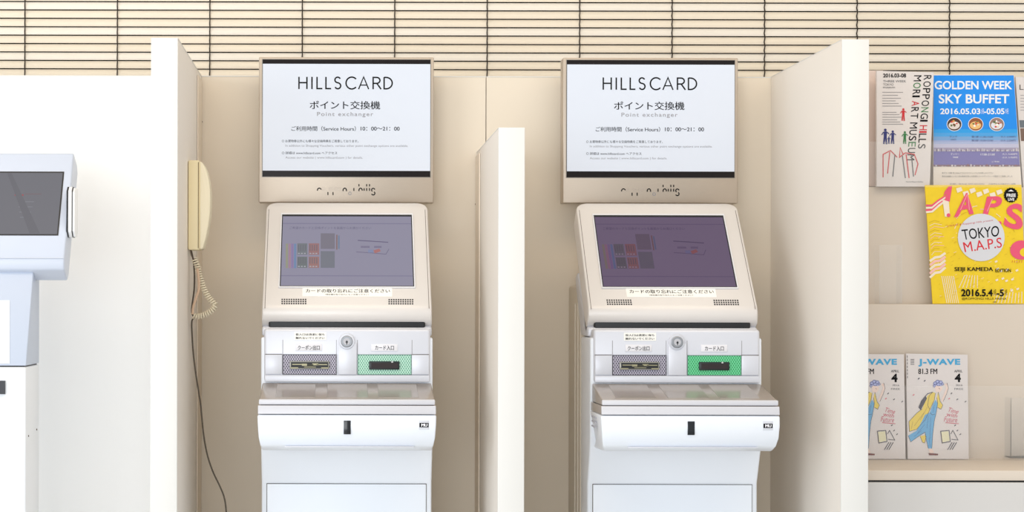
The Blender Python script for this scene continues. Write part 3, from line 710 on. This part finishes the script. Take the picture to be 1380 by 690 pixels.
p.text('2016.05.03', (1267, 146, 1321, 154), WHT, weight=.022).text('火祝', (1322, 146, 1326, 153.5), WHT).text('-05.05', (1326, 146, 1353.5, 154), WHT, weight=.022).text('木祝', (1354.5, 146, 1359, 153.5), WHT)
fc = [(120, 66, 40), (232, 214, 190), (206, 60, 50), (250, 244, 236), (92, 110, 60), (214, 150, 70)]
for i, cx in enumerate((1286, 1314.7, 1343)):
    p.disc(cx, 167.5, 10.3, 9.3, WHT, 'food_picture#%d' % i, 26)
    p.layer(); p.disc(cx, 167.5, 9.5, 8.6, ink(((70, 44, 34), (150, 84, 44), (150, 120, 110))[i]), 'food_picture#%d' % i, 26)
    p.layer()
    p.disc(cx-.3, 169, 7.6, 5.2, ink(((226, 214, 206), (236, 190, 120), (226, 226, 236))[i]), 'food_picture#%d' % i, 20)
    p.layer(); rr_ = random.Random(i+3)
    for j in range(11):
        a = rr_.uniform(0, 6.28); d = rr_.uniform(1, 6); p.disc(cx+math.cos(a)*d, 167+math.sin(a)*d*.7, rr_.uniform(.9, 2.1), rr_.uniform(.7, 1.6), ink(fc[(j*5+i*2) % 6]), 'food_picture#%d' % i, 8)
p.layer(); p.layer()
ND = ink((84, 90, 130))
for (t_, b) in (('ランチ', (1279, 183, 1290, 185.5)), ('LUNCH', (1281, 187, 1288, 189)), ('第1部 11:30-13:00', (1309, 183, 1338, 185.8)), ('第2部 13:30-15:00', (1309, 188, 1338, 190.6)), ('大人 4,500円', (1348, 183, 1368, 185.6)), ('小人 2,250円', (1348, 188, 1368, 190.6))):
    p.text(t_, b, ND)
sky = random.Random(5)
for i in range(52):
    x = 1259+i*2.2; h = sky.uniform(1, 4); p.rect(x, 204-h, x+sky.uniform(.8, 1.8), 204, ink(((196, 190, 200), (120, 104, 130), (214, 206, 204))[i % 3]), 'skyline')
for i in range(26):
    x = 1260+i*4.3; h = sky.uniform(.5, 3); p.rect(x, 224.4-h, x+sky.uniform(1, 2.5), 224.4, ink(((196, 190, 200), (140, 90, 90), (214, 206, 204))[i % 3]), 'skyline')
for (t_, b) in (('ディナー', (1281, 206.5, 1292, 209)), ('DINNER', (1284, 211, 1291, 213)), ('17:00-21:00', (1321, 207, 1340, 209.6)), ('大人 5,500円', (1350, 206.5, 1370, 209)), ('小人 2,750円', (1350, 211, 1370, 213.6)), ('ご予約', (1336, 217, 1346, 219))):
    p.text(t_, b, WHT)
for i, (x1_, y) in enumerate(((1338, 232), (1364, 236.5))): p.text('森タワー52階 地上250mからのスカイビュッフェをお楽しみください' if i == 0 else '東京の絶景とともに旬の食材を使った料理をゴールデンウィーク限定でご用意しました', (1269, y, x1_, y+2.4), DGR)
p.text('お問い合わせ ○○-○○○○', (1280, 247, 1326, 249), DGR).text('六本木ヒルズ森タワー52階', (1332, 247, 1368, 249), DGR)
p.done()
# third leaflet, cut by the frame
r, pl = sheet('leaflet', 'white leaflet with dark picture strip, cut by the right frame edge', 'leaflet', [(1368.5, 103.5), (1470, 104.5), (1478, 252.5), (1379, 252.5)], 3.456, PAPER, .004, 'leaflets in the rack')
p = Print(pl, r)
p.text('LUNCH', (1374, 114, 1420, 121), BLK, weight=-.01)
for i in range(6): p.rect(1375, 128+i*4, 1440, 129+i*4, ink((170, 166, 168)), 'text_block')
p.poly([(1374.5, 172), (1474, 172), (1473, 162), (1373.6, 162)], ink((104, 112, 120)), 'colour_field').poly([(1376, 190), (1475, 190), (1474, 173), (1374.8, 173)], ink((120, 96, 84)), 'colour_field')
p.done()
# yellow concert leaflet
r, pl = sheet('leaflet', 'yellow concert leaflet with grey circle and pink letters', 'leaflet', [(1246.5, 249.5), (1376.5, 249), (1383, 409.5), (1257, 409.5)], Y2-.03, mat('paper_yellow', (240, 206, 22), .5, noise=.08, nscale=60), .003, 'leaflets in the rack')
p = Print(pl, r)
PK = ink((232, 84, 118)); PKL = ink((244, 190, 186)); YD = ink((214, 176, 14)); CR = ink((240, 226, 206)); GC = ink((216, 217, 223))
# pale hand drawn stripes and streaks
for i in range(5):
    o_ = i*7.4; p.line([(1253, 352+o_*.75), (1260, 347+o_*.7), (1267, 346+o_*.7), (1274, 341+o_*.65)], 3.2, (CR, PKL)[i % 2], 'stripe_art')
for i in range(7):
    p.line([(1269+i*2.6, 372), (1276+i*2.6, 408.5)], .9, CR, 'stripe_art')
for i in range(9): p.line([(1340+i*4.6, 408.5), (1345+i*4, 395-(i % 3))], 1.0, CR, 'stripe_art')
for i in range(6): p.line([(1300+i*3.4, 371), (1297+i*3.4+(i-3)*1.6, 388)], .9, CR, 'stripe_art')
rs = random.Random(11)
for i in range(150):
    x = rs.uniform(1262, 1372); y = rs.uniform(300, 403); l = rs.uniform(1.5, 4)
    p.line([(x, y), (x+l, y-l*.4)], .45, (YD, CR, YD)[i % 3], 'stripe_art')
for i in range(9):
    a_ = 200+i*17; p.line(arc(1322, 322, 38+(i % 3)*4, 40+(i % 2)*5, a_, a_+11, 4), .8, (CR, PKL, YD)[i % 3], 'stripe_art')
for i in range(11):
    p.line([(1252+i*.3, 300+i*4.4), (1259, 297+i*4.2), (1266+(i % 3)*3, 299+i*4)], .6, (YD, CR, PKL)[i % 3], 'stripe_art')
for i in range(12):
    x = 1340+(i*7 % 34); y = 352+(i*13 % 40); p.poly([(x, y), (x+3.5, y-1.5), (x+4.2, y+1), (x+1, y+2.2)], CR, 'stripe_art')
for i in range(7):
    x = 1288+i*9; y = 254+(i*5 % 9); p.poly([(x, y), (x+7, y-2), (x+9, y+3), (x+2, y+6)], CR, 'stripe_art')
# ribbon shape left
for i, (c, o_) in enumerate(((PK, 0), (CR, 3.2), (PK, 6.4), (CR, 9))):
    p.line([(1247.5, 277+o_), (1256, 277+o_*.9), (1265, 270+o_*.8), (1278, 262+o_*.6)], 2.6, c, 'stripe_art')
p.poly([(1270, 270), (1278, 268), (1280, 292), (1273, 292)], CR, 'stripe_art')
p.layer()
def big(ch, q, w=.03): p.text(ch, None, PK, weight=w, q=q)
p.poly([(1273, 258), (1278, 251.5), (1283, 250.5), (1279.5, 272), (1273, 270), (1275, 261), (1271, 264)], PK, 'big_letter_stroke')
p.disc(1278, 290, 2.6, 2.6, PK)
big('A', [(1296, 262), (1309, 258), (1312, 288), (1285, 293)], .03)
big('P', [(1330, 265), (1352, 264), (1345, 290), (1324, 289)], .035)
p.disc(1347, 300.5, 2.4, 2.4, PK)
big('S', [(1358, 275), (1378, 274), (1378, 312), (1351, 305)], .03)
p.layer()
for (a, b) in (((1294, 283), (1303, 262)), ((1306, 283), (1304, 262)), ((1330, 285), (1337, 268))): p.line([a, b], .6, PKL, 'letter_hatching')
# grey disc and its words
p.disc(1322, 320, 31.5, 32, GC, 'centre_disc', 44)
p.disc(1376, 337, 15, 13, PK, 'illustration', 24); p.layer(); p.disc(1381, 340, 7, 6, ink((240, 206, 22)), 'illustration', 20)
for i in range(5): p.line([(1364+i*3.2, 351), (1363.5+i*3.2, 354)], .6, RED)
def arcw(t_, x0, x1, y, amp): p.text(t_, None, ink((196, 60, 70)), q=[(x0, y), (x1, y-amp), (x1, y-amp+3), (x0, y+3.2)])
arcw('J-WAVE & Roppongi Hills present', 1276, 1338, 303.5, 8)
p.text('TOKYO', None, BLK, weight=.006, q=[(1295, 309.5), (1346, 304), (1346, 318.5), (1298, 323.5)])
p.text('M.A.P.S', None, ink((214, 34, 48)), weight=.006, q=[(1297, 326.5), (1349, 320), (1350, 333.5), (1300, 340)])
p.text('SEIJI KAMEDA', (1286, 360, 1338, 367), BLK, weight=.03).text('EDITION', (1341, 362.2, 1362, 366.8), BLK, weight=.02)
p.text('2016.5.4', (1295, 389.5, 1337.5, 399.5), BLK, weight=.03).text('水祝', None, BLK, q=[(1338.5, 389.5), (1342, 389.5), (1342, 398), (1338.5, 398)]).text('-5', (1342.5, 390, 1352.5, 399.5), BLK, weight=.03).text('木祝', (1353.5, 389.5, 1357, 398), BLK)
p.text('@ROPPONGI HILLS ARENA', (1296, 401, 1356, 404.6), BLK, weight=.0).text('入場無料', (1337, 406, 1343, 408), BLK)
p.disc(1362, 263, 10, 10.4, BLK, 'badge', 36, .1); p.layer()
p.text('FREE', (1356, 261, 1368.5, 265.5), WHT, weight=.03).text('LIVE', (1358, 267, 1366.5, 270.6), WHT, weight=.03).poly([(1358, 258), (1362, 255.5), (1366, 258)], WHT, 'badge_mark')
p.done()
# radio booklets
def booklet(dx, label, variant, q):
    r, pl = sheet('booklet', label, 'booklet', q, 3.365, mat('booklet_paper', (222, 216, 215), .45), .006, 'radio booklets on the lower ledge', part='cover')
    p = Print(pl, r); D = dx
    sh = lambda pts: [(a+D, b) for a, b in pts]
    CY = ink((70, 166, 214)); YL = ink((232, 206, 84)); BL2 = ink((96, 170, 218)); DK = ink((44, 44, 66)); SK = ink((238, 214, 204))
    p.text('J-WAVE', None, CY, weight=.045, space=1.12, q=sh([(1237.5, 483.5), (1294, 483.5), (1294, 494), (1237.5, 494)]))
    p.text('81.3 FM', None, BLK, weight=.02, q=sh([(1237.5, 496.8), (1263, 496.8), (1263, 504), (1237.5, 504)]))
    p.text('APRIL', None, BLK, q=sh([(1286, 498.5), (1297, 498.5), (1297, 501.8), (1286, 501.8)])).text('4', None, BLK, weight=.04, q=sh([(1286.5, 503.5), (1294.8, 503.5), (1294.8, 515), (1286.5, 515)]))
    p.text('2016', None, DGR, q=sh([(1288, 518), (1297, 518), (1297, 520.2), (1288, 520.2)])).text('FREE', None, DGR, q=sh([(1286, 523), (1298, 523), (1298, 525.4), (1286, 525.4)]))
    for i in range(4): p.rect(1227+D, 484+i*2.2, 1232+D, 484.8+i*2.2, DGR, 'text_block')
    if variant == 0:
        for i in range(7): p.rect(1222.2+D+i*.05, 479+i*4.6, 1223+D+i*.05, 482+i*4.6, DGR, 'text_block')
    # walking person: coat, dungarees, rucksack, curly hair
    p.poly(sh([(1260.5, 529.7), (1256.7, 528), (1250, 533), (1246.5, 541), (1242.7, 551), (1235, 557), (1224.8, 568), (1225.5, 581.5), (1235, 578.5), (1246.5, 566), (1253, 552), (1259, 539)]), YL)
    p.poly(sh([(1264.3, 528.4), (1267, 541), (1270.4, 546), (1268, 551.5), (1263.5, 549), (1262.5, 536)]), YL)
    p.poly(sh([(1240, 588), (1248, 586), (1246, 597), (1243, 596)]), YL)
    p.line(sh([(1269.5, 541), (1274, 530), (1276.5, 523), (1274.5, 517)]), 3.0, SK)
    p.poly(sh([(1261.5, 518), (1268, 518), (1270, 524), (1266, 529.5), (1261, 528), (1260, 522)]), SK)
    p.layer()
    p.poly(sh([(1260.5, 538.6), (1263.5, 543.6), (1261, 559), (1259, 567), (1257, 584), (1255.6, 604.5), (1251, 604.5), (1248, 592), (1246.5, 582.5), (1237.7, 588), (1227.2, 595.5), (1223.8, 587), (1235, 580.5), (1242.7, 567), (1246.5, 559), (1253, 556), (1256.7, 546)]), BL2)
    p.poly(sh([(1251.4, 604.5), (1255.4, 604.5), (1259, 610), (1253, 611)]), SK)
    p.poly(sh([(1257, 520), (1258.5, 514.5), (1264, 512), (1270, 513.5), (1271.4, 518), (1268, 520.5), (1262, 519.5), (1259, 523)]), ink((176, 184, 222)))
    p.layer()
    for (a, b, c) in ((1260, 516.5, 2.2), (1263.4, 514.2, 2.4), (1267.4, 515, 2.4), (1270, 517.5, 1.8), (1264.5, 518, 2.4), (1259, 520, 1.6)): p.line(arc(a+D, b, c, c*.85, 0, 330, 9), .6, ink((82, 84, 140)))
    p.poly(sh([(1247, 533), (1249, 537), (1245.5, 544), (1240.5, 552.5), (1237.5, 549), (1241.2, 540)]), DK)
    p.line(sh([(1257, 528.6), (1250, 530.5), (1245, 536)]), 1.0, DK)
    for l in ([(1260.5, 529.7), (1259, 539), (1253, 552), (1246.5, 566), (1235, 578.5), (1225.5, 581.5), (1224.8, 568), (1235, 557), (1242.7, 551)], [(1256.7, 528), (1252, 534), (1250, 546), (1253, 552)],
              [(1264.3, 528.4), (1267, 541), (1270.4, 546), (1268, 551.5), (1263.5, 549)], [(1262.5, 536), (1263.5, 543.6), (1261, 559), (1259, 567), (1257, 584), (1255.6, 604.5)],
              [(1251, 604.5), (1248, 592), (1246.5, 582.5), (1237.7, 588), (1227.2, 595.5), (1223.8, 587)], [(1271, 541), (1275.5, 531), (1278, 523), (1276, 516)], [(1253, 556), (1256, 559), (1260, 558)], [(1265, 523), (1266.5, 524.5)], [(1240, 588), (1243, 596), (1246, 597), (1248, 588)]):
        p.line(sh(l), .5, DK)
    for l in ([(1251, 560), (1249, 577)], [(1254, 562), (1253, 592)], [(1246, 572), (1236, 584)], [(1259, 546), (1257, 556)], [(1252, 590), (1253.4, 602)], [(1232, 588), (1242, 580)]): p.line(sh(l), .5, ink((52, 112, 178)))
    for l in ([(1245, 556), (1232, 574)], [(1250, 548), (1240, 566)], [(1230, 568), (1228, 578)]): p.line(sh(l), .5, ink((180, 150, 50)))
    p.poly(sh([(1251, 610.5), (1258, 611), (1264, 611.5), (1264, 613.5), (1252, 613.5)]), ink((110, 40, 44)))
    for (t_, q_) in (('Time', [(1279, 549), (1292, 552), (1291, 558), (1278, 555)]), ('with', [(1276, 555), (1290, 558), (1290, 563), (1276, 561)]), ('Future', [(1272, 561), (1290, 563), (1290, 569), (1272, 568)])):
        p.text(t_, None, ink((206, 60, 96)), shear=.35, weight=-.005, q=sh(q_))
    p.line(sh([(1274, 569.5), (1292, 571)]), .8, ink((206, 60, 96)))
    p.line(sh([(1267.5, 581), (1279, 580), (1280.5, 595), (1269.5, 597)]), .9, DK, closed=True); p.line(sh([(1281, 585), (1284, 580), (1291, 593), (1282, 592)]), .8, DK)
    p.poly(sh([(1268.5, 582), (1278, 581), (1279.5, 594), (1270, 596)]), ink((230, 226, 190)))
    for i in range(3): p.line(sh([(1283+i*3, 596), (1277+i*3, 606)]), 1.0, DK)
    for (a, b, c) in ((1246, 513, 0), (1238, 510, 0), (1231, 532, 1), (1282, 530, 0), (1290, 538, 0), (1290, 580, 0), (1287, 573, 0), (1294, 585, 0), (1301, 541, 0), (1279, 537, 1)): p.line(sh([(a-1, b+1), (a+1, b-.6)]), 1.1, (DK, PNK)[c])
    p.done()
booklet(0, 'upright radio booklet showing its whole cover of a person in a yellow coat', 0, [(1221, 476.5), (1304, 478), (1305.5, 618.6), (1223.5, 618.6)])
booklet(-85.3, 'radio booklet half hidden behind the right divider panel', 1, [(1136, 477), (1218.3, 477.5), (1220.5, 618.6), (1138, 618.6)])
for o in bpy.data.objects:
    if '_org' in o: del o['_org']
